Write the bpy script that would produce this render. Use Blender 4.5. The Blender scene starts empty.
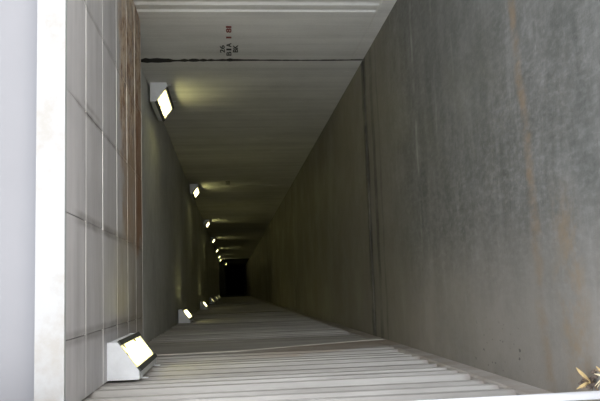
import bpy, bmesh, math, random
from mathutils import Vector, Matrix
random.seed(7)
scene = bpy.context.scene
COL = scene.collection

# ------------------------------------------------------------------ sizes (metres, floor at z = 0)
EYE = 1.55
R, L = 2.549, 0.549            # right wall at x = R, left wall at x = -L
CEIL = 0.959 + EYE             # tunnel ceiling
SOFF = 0.795 + EYE             # lower boarded ceiling at the mouth
MOUTH = 3.637                  # front of the mouth
STEP = 6.765                   # end of the boarded ceiling
J = 7.966                      # first ring joint
SEG = 10.0
FAR = 60.5                     # where the lit part stops
END = 92.0

# ------------------------------------------------------------------ materials
def new_mat(name):
    m = bpy.data.materials.new(name); m.use_nodes = True
    nt = m.node_tree
    for n in list(nt.nodes): nt.nodes.remove(n)
    return m, nt

class NB:
    """small helper round a node tree"""
    def __init__(s, nt):
        s.nt = nt
        s.out = nt.nodes.new('ShaderNodeOutputMaterial')
        s.tc = nt.nodes.new('ShaderNodeTexCoord')
    def link(s, a, b): s.nt.links.new(a, b)
    def pos(s, scale=(1, 1, 1), loc=(0, 0, 0)):
        mp = s.nt.nodes.new('ShaderNodeMapping')
        mp.inputs['Scale'].default_value = scale
        mp.inputs['Location'].default_value = loc
        s.link(s.tc.outputs['Object'], mp.inputs['Vector'])
        return mp.outputs['Vector']
    def noise(s, scale, detail=4, rough=.55, stretch=(1, 1, 1), loc=(0, 0, 0)):
        n = s.nt.nodes.new('ShaderNodeTexNoise')
        n.inputs['Scale'].default_value = scale
        n.inputs['Detail'].default_value = detail
        n.inputs['Roughness'].default_value = rough
        s.link(s.pos(stretch, loc), n.inputs['Vector'])
        return n.outputs['Fac']
    def ramp(s, fac, stops):
        r = s.nt.nodes.new('ShaderNodeValToRGB')
        e = r.color_ramp.elements
        while len(e) < len(stops): e.new(.5)
        for k, (p, c) in enumerate(stops):
            e[k].position = p
            e[k].color = (c, c, c, 1) if isinstance(c, (int, float)) else (*c, 1)
        s.link(fac, r.inputs['Fac'])
        return r.outputs['Color']
    def math(s, op, a, b=None, clamp=False):
        n = s.nt.nodes.new('ShaderNodeMath'); n.operation = op; n.use_clamp = clamp
        for k, v in enumerate((a, b)):
            if v is None: continue
            if isinstance(v, (int, float)): n.inputs[k].default_value = v
            else: s.link(v, n.inputs[k])
        return n.outputs[0]
    def mix(s, fac, a, b, mode='MIX'):
        n = s.nt.nodes.new('ShaderNodeMix'); n.data_type = 'RGBA'; n.blend_type = mode
        for sock, v in ((n.inputs['Factor'], fac), (n.inputs[6], a), (n.inputs[7], b)):
            if isinstance(v, (int, float)): sock.default_value = v
            elif isinstance(v, tuple): sock.default_value = (*v, 1)
            else: s.link(v, sock)
        return n.outputs[2]
    def axis(s, k):
        x = s.nt.nodes.new('ShaderNodeSeparateXYZ')
        s.link(s.tc.outputs['Object'], x.inputs[0])
        return x.outputs[k]
    def band(s, v, lo, hi, soft):
        """1 between lo and hi with soft borders"""
        a = s.nt.nodes.new('ShaderNodeMapRange'); a.interpolation_type = 'SMOOTHSTEP'
        a.inputs['From Min'].default_value = lo - soft; a.inputs['From Max'].default_value = lo + soft
        b = s.nt.nodes.new('ShaderNodeMapRange'); b.interpolation_type = 'SMOOTHSTEP'
        b.inputs['From Min'].default_value = hi - soft; b.inputs['From Max'].default_value = hi + soft
        b.inputs['To Min'].default_value = 1; b.inputs['To Max'].default_value = 0
        s.link(v, a.inputs['Value']); s.link(v, b.inputs['Value'])
        return s.math('MULTIPLY', a.outputs[0], b.outputs[0])
    def finish(s, color, rough=.8, metallic=0., bump=None, strength=.3, dist=.01, spec=.5):
        b = s.nt.nodes.new('ShaderNodeBsdfPrincipled')
        if isinstance(color, tuple): b.inputs['Base Color'].default_value = (*color, 1)
        else: s.link(color, b.inputs['Base Color'])
        if isinstance(rough, (int, float)): b.inputs['Roughness'].default_value = rough
        else: s.link(rough, b.inputs['Roughness'])
        b.inputs['Metallic'].default_value = metallic
        b.inputs['Specular IOR Level'].default_value = spec
        if bump is not None:
            bp = s.nt.nodes.new('ShaderNodeBump')
            bp.inputs['Strength'].default_value = strength
            bp.inputs['Distance'].default_value = dist
            s.link(bump, bp.inputs['Height']); s.link(bp.outputs[0], b.inputs['Normal'])
        s.link(b.outputs[0], s.out.inputs['Surface'])
        return b

def plain(name, c, rough=.6, metallic=0., var=.12, scale=6.):
    m, nt = new_mat(name); n = NB(nt)
    f = n.noise(scale, 4)
    lo = tuple(x * (1 - var) for x in c); hi = tuple(min(1, x * (1 + var)) for x in c)
    n.finish(n.ramp(f, [(.3, lo), (.7, hi)]), rough, metallic, f, .08)
    return m

def wall_mat(name, base, streak=.35):
    """cast concrete with vertical board and water marks"""
    m, nt = new_mat(name); n = NB(nt)
    big = n.noise(.9, 5, .6)
    vert = n.noise(5, 5, .65, (1, 1, .06))
    fine = n.noise(40, 3, .6)
    c = n.ramp(big, [(.25, tuple(x * .78 for x in base)), (.5, base), (.8, tuple(x * 1.18 for x in base))])
    c = n.mix(streak, c, n.ramp(vert, [(.3, tuple(x * .5 for x in base)), (.52, base), (.75, tuple(x * 1.45 for x in base))]))
    c = n.mix(.12, c, n.ramp(fine, [(.3, .03), (.7, .7)]), 'OVERLAY')
    blot = n.ramp(n.noise(2.2, 6, .7, (1, 1, .6), (3, 8, 2)), [(.6, 0), (.72, .35)])
    c = n.mix(blot, c, tuple(x * 1.5 for x in base))
    h = n.math('ADD', fine, n.math('MULTIPLY', vert, .8))
    n.finish(c, .75, 0, h, .25, .006, .35)
    return m

def floor_mat():
    m, nt = new_mat('damp dark concrete floor'); n = NB(nt)
    y, x = n.axis(1), n.axis(0)
    base = (.118, .116, .106)
    big = n.noise(1.1, 5, .6, (1, .6, 1))
    mid = n.noise(4.5, 9, .72, (1, .5, 1), (4, 1, 0))
    across = n.noise(7, 6, .7, (.16, 1, 1))         # drying marks that run across the passage
    spk = n.noise(26, 5, .7, (1, .45, 1), (2, 6, 0))
    diag = n.nt.nodes.new('ShaderNodeTexNoise'); diag.inputs['Scale'].default_value = 3.2; diag.inputs['Detail'].default_value = 8; diag.inputs['Roughness'].default_value = .66
    mp = n.nt.nodes.new('ShaderNodeMapping'); mp.inputs['Rotation'].default_value = (0, 0, math.radians(-62)); mp.inputs['Scale'].default_value = (.35, 1.6, 1)
    n.link(n.tc.outputs['Object'], mp.inputs['Vector']); n.link(mp.outputs[0], diag.inputs['Vector'])
    fine = n.noise(60, 4, .7)
    c = n.ramp(big, [(.36, (.078, .082, .074)), (.5, base), (.64, (.158, .156, .148))])
    c = n.mix(.5, c, n.ramp(mid, [(.38, (.055, .060, .053)), (.5, base), (.63, (.215, .213, .205))]))
    c = n.mix(.24, c, n.ramp(across, [(.36, (.055, .057, .050)), (.5, base), (.64, (.23, .225, .215))]))
    c = n.mix(.35, c, n.ramp(diag.outputs['Fac'], [(.38, (.060, .064, .058)), (.5, base), (.62, (.22, .22, .21))]))  # diagonal smudges of sheen painted into the floor colour
    c = n.mix(.28, c, n.ramp(spk, [(.36, (.050, .052, .047)), (.5, base), (.64, (.24, .24, .23))]))
    # scratches and scuffs
    scr = n.math('MULTIPLY', n.ramp(n.noise(16, 3, .6, (.8, .9, 1), (11, 3, 0)), [(.66, 0), (.72, .35)]), n.band(x, -.2, 3, .2))
    c = n.mix(scr, c, (.26, .26, .25))
    e0 = n.math('MULTIPLY', n.band(y, 3.9, 5.6, .5), n.band(x, .9, 2.2, .5))
    c = n.mix(n.math('MULTIPLY', e0, .30), c, (.072, .078, .070))
    # earth brown edge along the ribbed wall and near the first joint
    e = n.math('MULTIPLY', n.band(x, -2, .10, .40), n.ramp(n.noise(1.6, 6, .7, (1, 1, 1), (7, 2, 1)), [(.3, .5), (.65, .95)]))
    c = n.mix(e, c, (.240, .218, .194))
    e2 = n.math('MULTIPLY', n.band(y, 6.6, 200, .8), .72)
    c = n.mix(e2, c, (.205, .188, .155))
    # wet runs beside the joint
    for q, (lo, hi, am) in enumerate(((7.86, 8.10, 1.), (7.50, 7.64, .8), (7.25, 7.31, .5))):
        wj = n.math('ADD', y, n.math('MULTIPLY', n.math('SUBTRACT', n.noise(1.8, 4, .6, (1, 1, 1), (q, 7, 0)), .5), .16))
        fj = n.math('MULTIPLY', n.band(wj, lo, hi, .03), n.ramp(n.noise(1.6, 5, .7, (1, .2, 1), (q, 2, 4)), [(.35, am * .15), (.6, am)]))
        c = n.mix(fj, c, (.022, .021, .018))
    # rust run below the drip edge
    wob = n.math('ADD', y, n.math('MULTIPLY', n.math('SUBTRACT', n.noise(2.4, 5, .65), .5), .22))
    wob = n.math('ADD', wob, n.math('MULTIPLY', x, -.07))
    r1 = n.math('MULTIPLY', n.band(wob, 3.53, 3.62, .035), n.ramp(n.noise(4, 6, .75, (1, .5, 1), (1, 5, 0)), [(.40, .05), (.60, .62)]))
    c = n.mix(r1, c, (.200, .138, .080))
    r2 = n.math('MULTIPLY', n.band(wob, 3.12, 3.36, .08), n.math('MULTIPLY', n.band(x, -.6, .35, .2), n.ramp(n.noise(5, 6, .75, (1, 1, 1), (9, 5, 0)), [(.42, .0), (.58, .75)])))
    c = n.mix(r2, c, (.20, .15, .098))
    # pale mineral lines
    for lo, hi, k, q in ((5.78, 5.83, .8, 2), (6.55, 6.58, .45, 9), (4.75, 4.78, .35, 5), (5.20, 5.23, .4, 13)):
        w2 = n.math('ADD', y, n.math('MULTIPLY', n.math('SUBTRACT', n.noise(2, 3, .6, (1, 1, 1), (q, 0, 0)), .5), .08))
        ln = n.math('MULTIPLY', n.band(w2, lo, hi, .02), n.ramp(n.noise(2, 4, .6, (1, .2, 1), (q, 3, 0)), [(.45, 0), (.62, k)]))
        c = n.mix(ln, c, (.26, .26, .235))
    # chipped spots near the ribbed wall
    sp = n.math('MULTIPLY', n.ramp(n.noise(30, 2, .4, (1, .6, 1), (2, 2, 2)), [(.67, 0), (.71, .8)]), n.math('MULTIPLY', n.band(x, -.53, -.25, .06), n.band(y, 3.7, 4.7, .2)))
    c = n.mix(sp, c, (.045, .042, .038))
    wet = n.ramp(n.noise(1.1, 5, .6, (1, 1, 1), (3, 3, 3)), [(.35, .46), (.65, .72)])
    n.finish(c, wet, 0, n.math('ADD', fine, n.math('MULTIPLY', mid, .8)), .3, .006, .5)
    return m

def soffit_mat():
    m, nt = new_mat('grey ceiling board with rust stain'); n = NB(nt)
    x, y = n.axis(0), n.axis(1)
    base = (.57, .56, .58)
    big = n.noise(1.4, 4, .6)
    st = n.noise(8, 5, .7, (.10, 1, 1))
    c = n.ramp(big, [(.3, (.47, .465, .48)), (.7, (.63, .62, .635))])
    c = n.mix(.45, c, n.ramp(st, [(.3, (.38, .37, .37)), (.55, base), (.75, (.68, .66, .66))]))
    # dirt that collected along the long joints, here and there
    for k, (jx, wd, y0, y1, am) in enumerate(((-.215, .035, 3.5, 6.8, .55), (.408, .035, 3.9, 6.8, .75), (1.03, .014, 3.85, 4.75, .8),
                                              (1.075, .012, 4.15, 4.55, .8), (1.03, .016, 4.8, 5.9, .6), (1.655, .014, 3.6, 6.8, .5))):
        wx = n.math('ADD', x, n.math('MULTIPLY', n.math('SUBTRACT', n.noise(4, 3, .6, (1, 1, 1), (k, 0, 0)), .5), .03))
        f = n.math('MULTIPLY', n.band(wx, jx - wd, jx + wd, .016), n.band(y, y0, y1, .15))
        f = n.math('MULTIPLY', f, n.ramp(n.noise(5, 4, .6, (.3, 1, 1), (k, 4, 1)), [(.3, am * .35), (.6, am)]))
        c = n.mix(f, c, (.20, .185, .18))
    # rust soaked in from the inner end
    nz = n.math('SUBTRACT', n.noise(2.2, 6, .75), .5)
    wy = n.math('ADD', y, n.math('MULTIPLY', nz, .7))
    wx = n.math('ADD', x, n.math('MULTIPLY', nz, .8))
    tone = n.ramp(n.noise(7, 8, .75, (1.1, 1.3, 1)), [(.40, (.19, .085, .035)), (.48, (.48, .315, .185)), (.57, (.70, .58, .44))])
    m1 = n.math('MULTIPLY', n.band(wy, 5.45, 9, .12), n.band(wx, 1.0, 5, .25))
    c = n.mix(n.math('MULTIPLY', m1, n.ramp(n.noise(9, 6, .75, (.7, 1, 1), (3, 1, 1)), [(.36, .45), (.55, .97)])), c, tone)
    m1b = n.math('MULTIPLY', n.band(wy, 5.62, 9, .12), n.band(wx, .42, 1.2, .12))
    c = n.mix(n.math('MULTIPLY', m1b, n.ramp(n.noise(7, 6, .75, (.6, 1, 1), (5, 1, 1)), [(.36, .5), (.55, .95)])), c, (.44, .325, .225))
    # narrow orange strip close to the step
    m2 = n.math('MULTIPLY', n.band(y, 6.36, 6.72, .04), n.math('MULTIPLY', n.band(wx, .44, 1.75, .06), n.ramp(n.noise(6, 5, .7, (.5, 1, 1), (6, 1, 1)), [(.32, .2), (.55, .9)])))
    c = n.mix(m2, c, (.33, .165, .085))
    # yellowish soaked boards further over
    m3 = n.math('MULTIPLY', n.band(wy, 5.25, 9, .25), n.math('MULTIPLY', n.band(wx, -.35, .45, .15), n.ramp(n.noise(5, 5, .7, (.3, 1, 1), (8, 1, 1)), [(.3, .1), (.65, .7)])))
    c = n.mix(m3, c, (.36, .31, .22))
    n.finish(c, .55, 0, st, .1, .004, .4)
    return m

def band_mat():
    m, nt = new_mat('white painted lintel'); n = NB(nt)
    sm = n.ramp(n.noise(3.2, 6, .7), [(.50, 0), (.64, .6)])
    c = n.mix(sm, (.345, .345, .35), (.285, .265, .235))
    n.finish(c, .5, 0, n.noise(30), .05)
    return m

def brown_strip_mat():
    m, nt = new_mat('weathered ribbed concrete'); n = NB(nt)
    y, z = n.axis(1), n.axis(2)
    base = (.345, .332, .318)
    vert = n.noise(4, 5, .65, (1, 1, .08))
    big = n.noise(1.5, 5, .6)
    c = n.ramp(big, [(.3, (.27, .26, .245)), (.7, (.40, .387, .372))])
    c = n.mix(.4, c, n.ramp(vert, [(.36, (.20, .19, .175)), (.5, base), (.64, (.52, .505, .49))]))
    br = n.math('MULTIPLY', n.band(n.math('ADD', y, n.math('MULTIPLY', z, .46)), 6.72, 7.41, .04), n.ramp(n.noise(3, 5, .7, (1, 1, .5)), [(.25, .3), (.6, .9)]))
    br = n.math('MULTIPLY', br, n.band(z, -1, 1.35, .4))
    c = n.mix(br, c, (.25, .20, .155))
    low = n.math('MULTIPLY', n.band(z, -1, .16, .04), n.ramp(n.noise(5, 5, .7), [(.3, .2), (.65, .8)]))
    c = n.mix(low, c, (.215, .18, .15))
    n.finish(c, .6, 0, n.math('ADD', n.noise(50), n.math('MULTIPLY', vert, .6)), .2, .005, .4)
    return m

def lamp_mat(name, strength, edge, h):
    """tube behind a cover: white along the middle, yellower and weaker towards the rim; dead insects lie in it"""
    m, nt = new_mat(name); n = NB(nt)
    core = n.math('MULTIPLY', n.band(n.axis(2), -.168, -.098, .022), n.band(n.axis(1), -h + .09, h - .09, .06))
    k = n.math('ADD', n.math('MULTIPLY', core, strength - edge), edge)
    em = nt.nodes.new('ShaderNodeEmission')
    n.link(n.mix(core, (1, .90, .46), (1, .93, .36)), em.inputs['Color']); n.link(k, em.inputs['Strength'])
    df = nt.nodes.new('ShaderNodeBsdfPrincipled')
    df.inputs['Base Color'].default_value = (.42, .39, .30, 1); df.inputs['Roughness'].default_value = .5
    dirt = n.ramp(n.noise(15, 3, .6, (1, .7, 1), (1, 2, 3)), [(.555, 0), (.60, .93)])
    mx = nt.nodes.new('ShaderNodeMixShader')
    n.link(dirt, mx.inputs[0]); n.link(em.outputs[0], mx.inputs[1]); n.link(df.outputs[0], mx.inputs[2])
    n.link(mx.outputs[0], n.out.inputs['Surface'])
    return m

M = dict(
    floor=floor_mat(),
    right=wall_mat('smooth cast concrete', (.69, .69, .672), .28),
    left=brown_strip_mat(),
    ceil=wall_mat('ceiling concrete', (.71, .725, .72), .15),
    soffit=soffit_mat(),
    bead=plain('pale joint bead', (.74, .73, .71), .5),
    worn=plain('worn pale edge strip', (.40, .375, .34), .5),
    dark=plain('dark joint filler', (.018, .017, .016), .9),
    lintel=band_mat(),
    parapet=plain('pale lavender render', (.208, .208, .224), .7, 0, .05, 1.2),
    flash=plain('grey green drip edge', (.26, .30, .29), .5),
    pave=plain('pale bounce paving', (.62, .60, .57), .85),
    farwall=plain('far lining with painted darkness', (.012, .012, .011), .95),  # near-black colour stands in for the dark of the unlit end
    alu=plain('brushed pale aluminium', (.84, .87, .92), .45, .15, .05, 14),
    bezel=plain('dark grey lamp edge', (.07, .075, .07), .5),
    glow=lamp_mat('lit lamp diffuser', 12.0, 1.05, .53),
    glow_low=lamp_mat('faint lamp diffuser', 1.2, .35, .53),
    black=plain('black stencil paint', (.02, .021, .018), .8),
    red=plain('faded red stencil paint', (.20, .035, .032), .8),
    post=plain('glossy white enamel', (.82, .83, .88), .25, 0, .03),
    straw=plain('dry straw leaf', (.52, .38, .18), .8, 0, .3, 20),
    pale=plain('bleached leaf', (.72, .62, .42), .8, 0, .2, 20),
    husk=plain('dark dry husk', (.10, .075, .06), .9, 0, .3, 30),
    twig=plain('brown twig', (.22, .15, .09), .9, 0, .3, 30),
)

# ------------------------------------------------------------------ mesh helpers
def link(name, bm, mats, parent=None, smooth=False):
    me = bpy.data.meshes.new(name)
    bmesh.ops.recalc_face_normals(bm, faces=bm.faces)
    bm.to_mesh(me); bm.free()
    for m in (mats if isinstance(mats, (list, tuple)) else [mats]): me.materials.append(m)
    if smooth:
        for p in me.polygons: p.use_smooth = True
    o = bpy.data.objects.new(name, me); COL.objects.link(o)
    if parent: o.parent = parent
    return o

def box(bm, x0, x1, y0, y1, z0, z1, mi=0):
    v = [bm.verts.new(p) for p in ((x0, y0, z0), (x1, y0, z0), (x1, y1, z0), (x0, y1, z0),
                                   (x0, y0, z1), (x1, y0, z1), (x1, y1, z1), (x0, y1, z1))]
    for f in ((0, 1, 2, 3), (4, 5, 6, 7), (0, 1, 5, 4), (1, 2, 6, 5), (2, 3, 7, 6), (3, 0, 4, 7)):
        bm.faces.new([v[k] for k in f]).material_index = mi

def prism_y(bm, poly, y0, y1, mi=0):
    """closed (x, z) polygon extruded along y"""
    a = [bm.verts.new((x, y0, z)) for x, z in poly]; b = [bm.verts.new((x, y1, z)) for x, z in poly]
    n = len(poly)
    bm.faces.new(a).material_index = mi; bm.faces.new(b).material_index = mi
    for k in range(n): bm.faces.new((a[k], a[(k + 1) % n], b[(k + 1) % n], b[k])).material_index = mi

def prism_z(bm, poly, z0, z1, mi=0):
    """closed (x, y) polygon extruded along z"""
    a = [bm.verts.new((x, y, z0)) for x, y in poly]; b = [bm.verts.new((x, y, z1)) for x, y in poly]
    n = len(poly)
    bm.faces.new(a).material_index = mi; bm.faces.new(b).material_index = mi
    for k in range(n): bm.faces.new((a[k], a[(k + 1) % n], b[(k + 1) % n], b[k])).material_index = mi

def tube(bm, pts, r, n=8):
    rings = []
    for k, p in enumerate(pts):
        p = Vector(p)
        d = (Vector(pts[min(k + 1, len(pts) - 1)]) - Vector(pts[max(k - 1, 0)])).normalized()
        u = d.orthogonal().normalized(); w = d.cross(u)
        rr = r[k] if isinstance(r, (list, tuple)) else r
        rings.append([bm.verts.new(p + (u * math.cos(2 * math.pi * i / n) + w * math.sin(2 * math.pi * i / n)) * rr) for i in range(n)])
    for a, b in zip(rings, rings[1:]):
        for i in range(n): bm.faces.new((a[i], a[(i + 1) % n], b[(i + 1) % n], b[i]))
    bm.faces.new(rings[0]); bm.faces.new(rings[-1])

def struct(name, bm, mats, parent=None):
    o = link(name, bm, mats, parent)
    if not parent: o['kind'] = 'structure'
    return o

def thing(name, label, cat, loc=(0, 0, 0), rotz=0, group=None):
    o = bpy.data.objects.new(name, None); COL.objects.link(o)
    o.empty_display_size = .1
    o.location = loc; o.rotation_euler = (0, 0, rotz)
    o['label'] = label; o['category'] = cat
    if group: o['group'] = group
    return o

def dup(root, loc, rotz, label):
    r = root.copy(); COL.objects.link(r); r.location = loc; r.rotation_euler = (0, 0, rotz); r['label'] = label
    for ch in list(root.children):
        c = ch.copy(); COL.objects.link(c); c.parent = r
        for g in ch.children:
            d = g.copy(); COL.objects.link(d); d.parent = c
    return r

# ------------------------------------------------------------------ floor
joints = [J + SEG * k for k in range(6) if J + SEG * k < FAR]
bm = bmesh.new()
cuts = joints + [FAR]
y = 1.2
for c in cuts:
    g = .022
    box(bm, -L - .4, R + .4, y, c - g, -.30, 0)
    y = c + g
box(bm, -L - .4, R + .4, FAR + .01, END, -.30, 0)
box(bm, -L - .4, R + .4, 1.2, END, -.34, -.035, 1)
struct('floor', bm, [M['floor'], M['dark']])

# unseen paving behind and beside the viewer, pale to bounce light inside
bm = bmesh.new()
box(bm, -14, 14, -30, 1.2, -.3, -.005)
box(bm, -14, -L - .4, 1.2, 3.6, -.3, -.005)
box(bm, R + .4, 14, 1.2, 3.6, -.3, -.005)
o = struct('ground', bm, M['pave'])

# ------------------------------------------------------------------ walls
def ribbed_profile(y0, y1, depth=.050, pitch=.235):
    """(y, inset) line of a recessed panel of narrow ribs, some standing a little lower than others"""
    rnd = random.Random(int(y0 * 10))
    pts = [(y0, 0), (y0 + .012, depth)]
    n = max(1, round((y1 - y0 - .06) / pitch)); p = (y1 - y0 - .06) / n
    for k in range(n):
        a = y0 + .03 + k * p; h = depth * rnd.choice((.02, .02, .12, .25))
        pts += [(a + p * .30, depth), (a + p * .42, h), (a + p * .68, h), (a + p * .80, depth)]
    pts += [(y1 - .012, depth), (y1, 0)]
    return pts

def side_wall(name, face, sgn, segs, mat, zk=.135, top=CEIL + .3, thick=.35):
    """face x of the wall, sgn +1 when the body lies on the +x side; segs: (y0, y1, panel or None)"""
    bm = bmesh.new()
    for y0, y1, panel in segs:
        g = .012
        a, b = y0 + (g if y0 > 4 else 0), y1 - g
        if panel:
            body = [(face + sgn * thick, a), (face, a)]
            for py, d in ribbed_profile(*panel): body.append((face + sgn * d, py))
            body += [(face, b), (face + sgn * thick, b)]
            prism_z(bm, body, zk, top)
            # plain foot, its upper edge chamfered
            w = sgn * .012
            prism_y(bm, [(face + sgn * thick, -.3), (face, -.3), (face, zk - .012), (face + w, zk), (face + sgn * thick, zk)], a, b)
        else:
            # long smooth piece with a chamfer at each joint
            ch = .008
            prism_z(bm, [(face + sgn * thick, a), (face + sgn * ch, a), (face, a + ch), (face, b - ch), (face + sgn * ch, b), (face + sgn * thick, b)], -.3, top)
    box(bm, *sorted((face + sgn * .06, face + sgn * thick)), MOUTH + .05, FAR, -.3, top, 1)
    return struct(name, bm, [mat, M['dark']])

WALLEND = 3.20
ls = [(WALLEND, J, (WALLEND + .10, 6.45))]
rs = [(MOUTH, J, (MOUTH + .10, 6.52, .018))]
for k, j in enumerate(joints):
    e = joints[k + 1] if k + 1 < len(joints) else FAR
    ls.append((j, e, (j + .32, e - .5)))
    rs.append((j, e, None))
side_wall('wall_left', -L, -1, ls, M['left'])
side_wall('wall_right', R, 1, rs, M['right'])

# crack filler on the right wall at the first joint: ragged dark line
bm = bmesh.new()
zs = [i * (CEIL) / 60 for i in range(61)]
va, vb = [], []
for z in zs:
    t = z / CEIL
    w = .016 + .012 * random.random() + .030 * max(0, t - .35) + (.040 * random.random() ** 2 + (.04 if .86 < t < .97 else 0) if t > .55 else .004 * random.random())
    off = .02 * math.sin(z * 3.1) * .4
    va.append((R, J - w + off, z)); vb.append((R, J + w * .6 + off, z))
for k in range(60):
    p = [va[k], vb[k], vb[k + 1], va[k + 1]]
    v = [bm.verts.new((q[0] - .0015, q[1], q[2])) for q in p] + [bm.verts.new((q[0] + .02, q[1], q[2])) for q in p]
    for f in ((0, 1, 2, 3), (0, 1, 5, 4), (1, 2, 6, 5), (2, 3, 7, 6), (3, 0, 4, 7)): bm.faces.new([v[i] for i in f])
struct('trim_1', bm, M['dark'])

# pale edge strip on the left wall at the first joint
bm = bmesh.new()
line = [(.02, 7.40), (.39, 7.26), (.91, 7.01), (1.50, 6.70), (CEIL - .01, 6.60)]
for (z0, ya), (z1, yb) in zip(line, line[1:]):
    v = [bm.verts.new(p) for x in (-L - .02, -L + .010) for p in ((x, ya - .022, z0), (x, ya, z0), (x, yb, z1), (x, yb - .022, z1))]
    for q in ((0, 1, 2, 3), (4, 5, 6, 7), (0, 1, 5, 4), (1, 2, 6, 5), (2, 3, 7, 6), (3, 0, 4, 7)): bm.faces.new([v[k] for k in q])
struct('trim_4', bm, M['worn'])

# wing walls of the cutting outside, left and right
bm = bmesh.new(); box(bm, -4.2, -L - .36, MOUTH, MOUTH + .4, -.3, CEIL + .25); struct('wall_front_left', bm, M['left'])
bm = bmesh.new(); box(bm, R + .36, 6.2, MOUTH, MOUTH + .4, -.3, CEIL + .25); struct('wall_front_right', bm, M['left'])

# ------------------------------------------------------------------ ceilings
bm = bmesh.new()
y = STEP
for c in joints + [FAR]:
    box(bm, -L - .36, R + .36, y + .006, c - .006, CEIL, CEIL + .3); y = c
box(bm, -L - .36, R + .36, STEP, FAR, CEIL + .03, CEIL + .33, 1)
struct('ceiling', bm, [M['ceil'], M['dark']])

# boarded soffit at the mouth: boards across, pale beads between courses, dark long joints
bm = bmesh.new()
xs = [-L, -.215, .408, 1.030, 1.655, R]
ys = [MOUTH + .010, 4.145, 4.690, 5.270, 5.805, 6.300, STEP - .004]
gap = {1: .004, 2: .005, 3: .006, 4: .004}
for i in range(len(xs) - 1):
    x0 = xs[i] + gap.get(i, 0) * .5; x1 = xs[i + 1] - gap.get(i + 1, 0) * .5
    for k in range(len(ys) - 1):
        dz = random.uniform(0, .0025)
        box(bm, x0, x1, ys[k], ys[k + 1], SOFF + dz, SOFF + .03)
for k in range(1, len(ys)):
    yy = ys[k]
    box(bm, -L, R, yy - .0025, yy + .0025, SOFF - .001, SOFF + .01, 1)
box(bm, -L, R, MOUTH + .02, STEP - .01, SOFF + .012, SOFF + .10, 2)
box(bm, -L - .36, R + .36, MOUTH + .2, STEP - .01, SOFF + .10, CEIL + .33, 2)
box(bm, -L, R, STEP - .012, STEP, SOFF, CEIL + .02, 3)
struct('ceiling_mouth', bm, [M['soffit'], M['bead'], M['dark'], M['ceil']])

# skewed scrape marks are left out; drip edge, lintel and parapet
bm = bmesh.new(); box(bm, -L, R, MOUTH + .001, MOUTH + .010, SOFF - .001, SOFF + .02); struct('trim_2', bm, M['flash'])
bm = bmesh.new()
box(bm, -4.2, 6.2, MOUTH - .018, MOUTH, SOFF, SOFF + .137)
box(bm, -4.2, 6.2, MOUTH, MOUTH + .14, SOFF + .105, SOFF + .137)
o = struct('trim_3', bm, M['lintel'])
bm = bmesh.new()
box(bm, -4.2, 6.2, MOUTH + .10, MOUTH + .40, SOFF + .12, SOFF + 2.4)
struct('wall_parapet', bm, M['parapet'])

# ------------------------------------------------------------------ unlit far part, its darkness put into the colour
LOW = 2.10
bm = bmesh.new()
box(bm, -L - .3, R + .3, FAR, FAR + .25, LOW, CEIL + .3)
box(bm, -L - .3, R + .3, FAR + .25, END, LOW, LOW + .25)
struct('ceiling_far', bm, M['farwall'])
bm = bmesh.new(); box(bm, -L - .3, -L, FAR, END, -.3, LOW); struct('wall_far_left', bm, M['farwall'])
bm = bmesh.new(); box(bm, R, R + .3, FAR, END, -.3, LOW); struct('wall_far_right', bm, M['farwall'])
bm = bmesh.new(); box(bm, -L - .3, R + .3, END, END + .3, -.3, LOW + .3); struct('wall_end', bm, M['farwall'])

# ------------------------------------------------------------------ corner lamps
LEN = 1.06
def make_lamp(name, label, glow, group):
    t = thing(name, label, 'lamp', (0, 0, 0), 0, group)
    # origin in the corner of wall and ceiling, x out from the wall, z down is negative, length along y
    A, B = (.24, -.064), (.055, -.200)
    h = LEN / 2
    d = Vector((B[0] - A[0], 0, B[1] - A[1])).normalized(); nrm = Vector((-d.z, 0, d.x))
    if nrm.z > 0: nrm = -nrm
    bm = bmesh.new()
    inn = .02
    a2 = (A[0] - nrm.x * inn, A[1] - nrm.z * inn); b2 = (B[0] - nrm.x * inn, B[1] - nrm.z * inn)
    prism_y(bm, [(0.006, -.002), (.24, -.002), A, a2, b2, B, (0.006, -.200)], -h + .014, h - .014)
    link('housing', bm, M['alu'], t)
    for s in (-1, 1):
        bm = bmesh.new()
        y0, y1 = sorted((s * h, s * (h - .014)))
        prism_y(bm, [(0.004, 0), (.243, 0), (.243, -.066), (.057, -.203), (0.004, -.203)], y0, y1)
        bmesh.ops.bevel(bm, geom=bm.edges[:], offset=.003, segments=1, affect='EDGES')
        link('end_cap', bm, M['alu'], t)
    # glowing cover, recessed between two dark edges
    bm = bmesh.new()
    P = lambda s, o: (A[0] + d.x * s + nrm.x * o, A[1] + d.z * s + nrm.z * o)
    W = .2296
    prism_y(bm, [P(.026, -.016), P(W - .026, -.016), P(W - .026, .003), P(.026, .003)], -h + .016, h - .016)
    link('diffuser', bm, glow, t)
    for s0, s1 in ((-.006, .028), (W - .028, W + .006)):
        bm = bmesh.new()
        prism_y(bm, [P(s0, -.010), P(s1, -.010), P(s1, .014), P(s0, .014)], -h + .014, h - .014)
        e = link('edge_strip', bm, M['bezel'], t); e['label'] = 'dark grey edge strip of the diffuser'
    for yy in (-.40, .40):
        bm = bmesh.new()
        box(bm, 0.0, .004, yy - .02, yy + .02, -.245, -.05)
        box(bm, 0.0, .03, yy - .02, yy + .02, -.206, -.202)
        link('bracket', bm, M['alu'], t)
    return t

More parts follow.
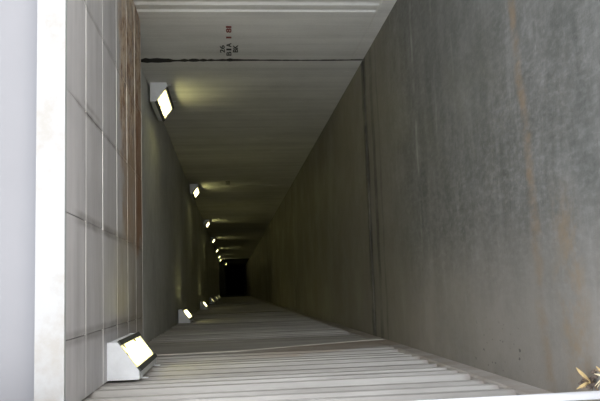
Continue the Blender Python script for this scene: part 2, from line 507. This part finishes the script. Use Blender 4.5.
GL, GR = 'wedge lamps along the ribbed wall', 'wedge lamps along the smooth wall'
lamp = make_lamp('wall_lamp', 'large lit wedge lamp under the boarded ceiling beside the ribbed wall, biggest of all', M['glow'], GL)
lamp.location = (-L, 5.35, SOFF)
faint = make_lamp('wall_lamp', 'third wedge lamp into the passage on the ribbed wall side, dull and greyish', M['glow_low'], GL)
faint.location = (-L, 31.8, CEIL - .03)
dup(lamp, (-L, 13.6, CEIL - .03), 0, 'second wedge lamp on the ribbed wall side, its lit face a yellow slanted stripe')
dup(lamp, (-L, 22.6, CEIL - .03), 0, 'third wedge lamp on the ribbed wall side, small with bright white glow')
faint['label'] = 'fourth wedge lamp on the ribbed wall side, the first dull one after the bright ones'
dup(faint, (-L, 40.8, CEIL - .03), 0, 'fifth wedge lamp on the ribbed wall side, a tiny dull one beyond the fourth')
dup(faint, (-L, 49.8, CEIL - .03), 0, 'sixth and farthest wedge lamp on the ribbed wall side, a tiny dull dot')
words = ['large lit wedge lamp on the smooth wall side, just past the ragged dark joint',
         'second lit wedge lamp along the smooth wall, a white diamond with a glow beside it',
         'third lit wedge lamp along the smooth wall, counted from the open mouth',
         'fourth lit wedge lamp along the smooth wall, counted from the open mouth',
         'fifth lit wedge lamp along the smooth wall, counted from the open mouth',
         'sixth lit wedge lamp along the smooth wall, upper of two close tiny dots',
         'seventh lit wedge lamp along the smooth wall, lower of two close tiny dots']
for yy, w in zip((9.33, 17.95, 26.85, 35.8, 44.8, 53.4, 59.4), words):
    o = dup(lamp, (R, yy, CEIL - .03), math.pi, w); o['group'] = GR
o = dup(lamp, (R, 68.5, LOW), math.pi, 'lone farthest lit wedge lamp inside the black end of the passage'); o['group'] = GR

# ------------------------------------------------------------------ stencilled marks on the smooth wall
def letters(name, body, ymid, zmid, pitch, width, height, mat, parent, label=None):
    """each character a flat painted piece; reading direction runs towards the mouth (-y)"""
    n = len(body)
    for k, ch in enumerate(body):
        if ch == ' ': continue
        c = bpy.data.curves.new(name, 'FONT'); c.body = ch; c.size = 1; c.extrude = .001; c.offset = .018
        o = bpy.data.objects.new(name, c); COL.objects.link(o)
        bpy.context.view_layer.update()
        me = bpy.data.meshes.new_from_object(o.evaluated_get(bpy.context.evaluated_depsgraph_get()))
        COL.objects.unlink(o); bpy.data.objects.remove(o); bpy.data.curves.remove(c)
        xs = [v.co.x for v in me.vertices]; zs = [v.co.y for v in me.vertices]
        cx, cz = (min(xs) + max(xs)) / 2, (min(zs) + max(zs)) / 2
        w = width * (.4 if ch in '1I' else 1)
        sx, sz = w / (max(xs) - min(xs)), height / (max(zs) - min(zs))
        for v in me.vertices:
            x, yv, e = v.co
            v.co = (-(.0012 + e), -(x - cx) * sx, (yv - cz) * sz)
        me.materials.clear(); me.materials.append(mat)
        q = bpy.data.objects.new(name, me); COL.objects.link(q); q.parent = parent
        q.location = (0, ymid - (k - (n - 1) / 2) * pitch - parent.location.y, zmid - parent.location.z)
        if label: q['label'] = label

t = thing('wall_sign', 'black and red stencilled characters on the smooth wall before the first joint', 'marking', (R, 7.45, EYE - .04), 0)
letters('black_character', '26', 7.57, EYE + .036, .125, .115, .052, M['black'], t)
letters('black_character', 'B1A', 7.585, EYE - .034, .14, .13, .054, M['black'], t)
letters('red_character', '1 81', 7.06, EYE - .034, .10, .12, .054, M['red'], t, 'faded red stencilled character')
letters('black_character', 'BK', 7.56, EYE - .104, .125, .115, .054, M['black'], t)
t = thing('wall_sign', 'small faint dark stencilled strokes on the smooth wall beside the second lamp glow', 'marking', (R, 17.4, EYE), 0)
letters('black_character', '111', 17.4, EYE + .02, .2, .2, .10, M['black'], t)

# ------------------------------------------------------------------ white post by the mouth
t = thing('railing_post', 'glossy white steel post standing at the mouth in front of the dry weeds', 'post', (-.454, 2.80, 0))
bm = bmesh.new(); tube(bm, [(0, 0, .012), (-.004, 0, 1.0), (-.004, 0, 1.10)], .0165, 20); link('tube', bm, M['post'], t, True)
bm = bmesh.new(); box(bm, -.06, .06, -.06, .06, 0, .012)
bmesh.ops.bevel(bm, geom=bm.edges[:], offset=.003, segments=1, affect='EDGES'); link('base_plate', bm, M['post'], t)
bm = bmesh.new(); tube(bm, [(-.004, 0, 1.10), (-.004, 0, 1.108), (-.004, 0, 1.118)], [.021, .021, .012], 20); link('cap', bm, M['post'], t)

# ------------------------------------------------------------------ dry weeds in the corner of the mouth
def blade(base, ang, length, width, lift, droop):
    bm = bmesh.new(); n = 6; rows = []
    dx, dy = math.cos(ang), math.sin(ang)
    for k in range(n + 1):
        s = k / n
        w = width * math.sin(math.pi * min(.97, .12 + .86 * s)) * .5
        out = length * s; up = lift * s - droop * s * s
        c = Vector(base) + Vector((dx * out, dy * out, up)); side = Vector((-dy, dx, .3)).normalized() * w
        rows.append((bm.verts.new(c - side), bm.verts.new(c + Vector((0, 0, -.15 * w))), bm.verts.new(c + side)))
    for a, b in zip(rows, rows[1:]):
        bm.faces.new((a[0], a[1], b[1], b[0])); bm.faces.new((a[1], a[2], b[2], b[1]))
    return bm

def weed(name, label, loc, height, leaves, husks, mats):
    t = thing(name, label, 'weed', loc)
    for k in range(3):
        a = random.uniform(0, 6.28); rr = height * .35
        tip = (math.cos(a) * rr, math.sin(a) * rr, height * random.uniform(.7, 1))
        bm = bmesh.new(); tube(bm, [(0, 0, -.005), (tip[0] * .35, tip[1] * .35, tip[2] * .55), tip], [.003, .0025, .001], 6)
        link('stem', bm, M['twig'], t)
    for k in range(leaves):
        a = random.uniform(0, 6.28); s = random.uniform(.6, 1.15)
        bm = blade((random.uniform(-.012, .012), random.uniform(-.012, .012), height * random.uniform(.0, .45)), a,
                   height * s * .8, .022 * s, height * random.uniform(.3, .9), height * random.uniform(.05, .5))
        o = link('leaf', bm, random.choice(mats), t)
        md = o.modifiers.new('thickness', 'SOLIDIFY'); md.thickness = .0012
    for k in range(husks):
        bm = bmesh.new(); bmesh.ops.create_icosphere(bm, subdivisions=2, radius=1)
        for v in bm.verts: v.co = Vector((v.co.x * .008, v.co.y * .008, v.co.z * .013)) * random.uniform(.85, 1.15)
        bmesh.ops.translate(bm, verts=bm.verts, vec=(random.uniform(-.05, .05), random.uniform(-.04, .04), height * random.uniform(.1, .6)))
        o = link('seed_head', bm, M['husk'], t, True); o['label'] = 'dark dry seed head'
    return t
weed('dry_weed', 'yellow dry weed tuft sprouting beside the white post', (-.400, 2.92, 0), .085, 18, 2, [M['straw'], M['pale']])
weed('dry_weed', 'dark withered weed with seed heads, behind the white post', (-.448, 3.10, 0), .065, 9, 16, [M['husk'], M['twig'], M['straw']])

# ------------------------------------------------------------------ light: sky and added sunlight
w = bpy.data.worlds.new('overcast sky'); scene.world = w; w.use_nodes = True
nt = w.node_tree
bg = nt.nodes['Background']; bg.inputs['Strength'].default_value = 1.0
tcn = nt.nodes.new('ShaderNodeTexCoord'); sep = nt.nodes.new('ShaderNodeSeparateXYZ'); rp = nt.nodes.new('ShaderNodeValToRGB')
nt.links.new(tcn.outputs['Generated'], sep.inputs[0]); nt.links.new(sep.outputs[2], rp.inputs['Fac']); nt.links.new(rp.outputs['Color'], bg.inputs['Color'])
el = rp.color_ramp.elements                              # hazy sky: bright low down, dimmer overhead
el[0].position = 0; el[0].color = (4.6, 4.7, 4.75, 1)
el[1].position = 1; el[1].color = (.95, 1.05, 1.2, 1)
e = el.new(.35); e.color = (2.7, 2.8, 2.95, 1)

bounce_sun = bpy.data.lights.new('bounce_sun', 'SUN'); bounce_sun.energy = 12; bounce_sun.angle = math.radians(2); bounce_sun.color = (1, .96, .9)  # added sunlight on the paving, so its bounce brightens walls and ceiling
so = bpy.data.objects.new('bounce_sun', bounce_sun); COL.objects.link(so)
so.rotation_euler = Vector((-.12, -.55, -1)).to_track_quat('-Z', 'Y').to_euler(); so.location = (0, 10, 20)

# ------------------------------------------------------------------ camera (held on its side: the picture's left is up)
f, yaw, pitch, roll = 731.24, .1192, -.0966, -.0229
cy, sy = math.cos(yaw), math.sin(yaw)
fw = Vector((sy * math.cos(pitch), cy * math.cos(pitch), math.sin(pitch)))
r0 = Vector((cy, -sy, 0)); u0 = r0.cross(fw)
rt = math.cos(roll) * r0 + math.sin(roll) * u0
up = -math.sin(roll) * r0 + math.cos(roll) * u0
X = -up            # picture right = world down
Yv = rt            # picture up = passage right
Z = -fw
cam = bpy.data.cameras.new('camera'); cam.sensor_width = 36; cam.lens = f / 600 * 36; cam.clip_start = .05; cam.clip_end = 300
co = bpy.data.objects.new('camera', cam); COL.objects.link(co)
co.matrix_world = Matrix(((X.x, Yv.x, Z.x, 0), (X.y, Yv.y, Z.y, 0), (X.z, Yv.z, Z.z, EYE), (0, 0, 0, 1)))
scene.camera = co

vs = scene.view_settings
scene.display_settings.display_device = 'sRGB'
vs.view_transform = 'Standard'; vs.look = 'None'; vs.gamma = 1; vs.use_curve_mapping = False; vs.exposure = 0.12
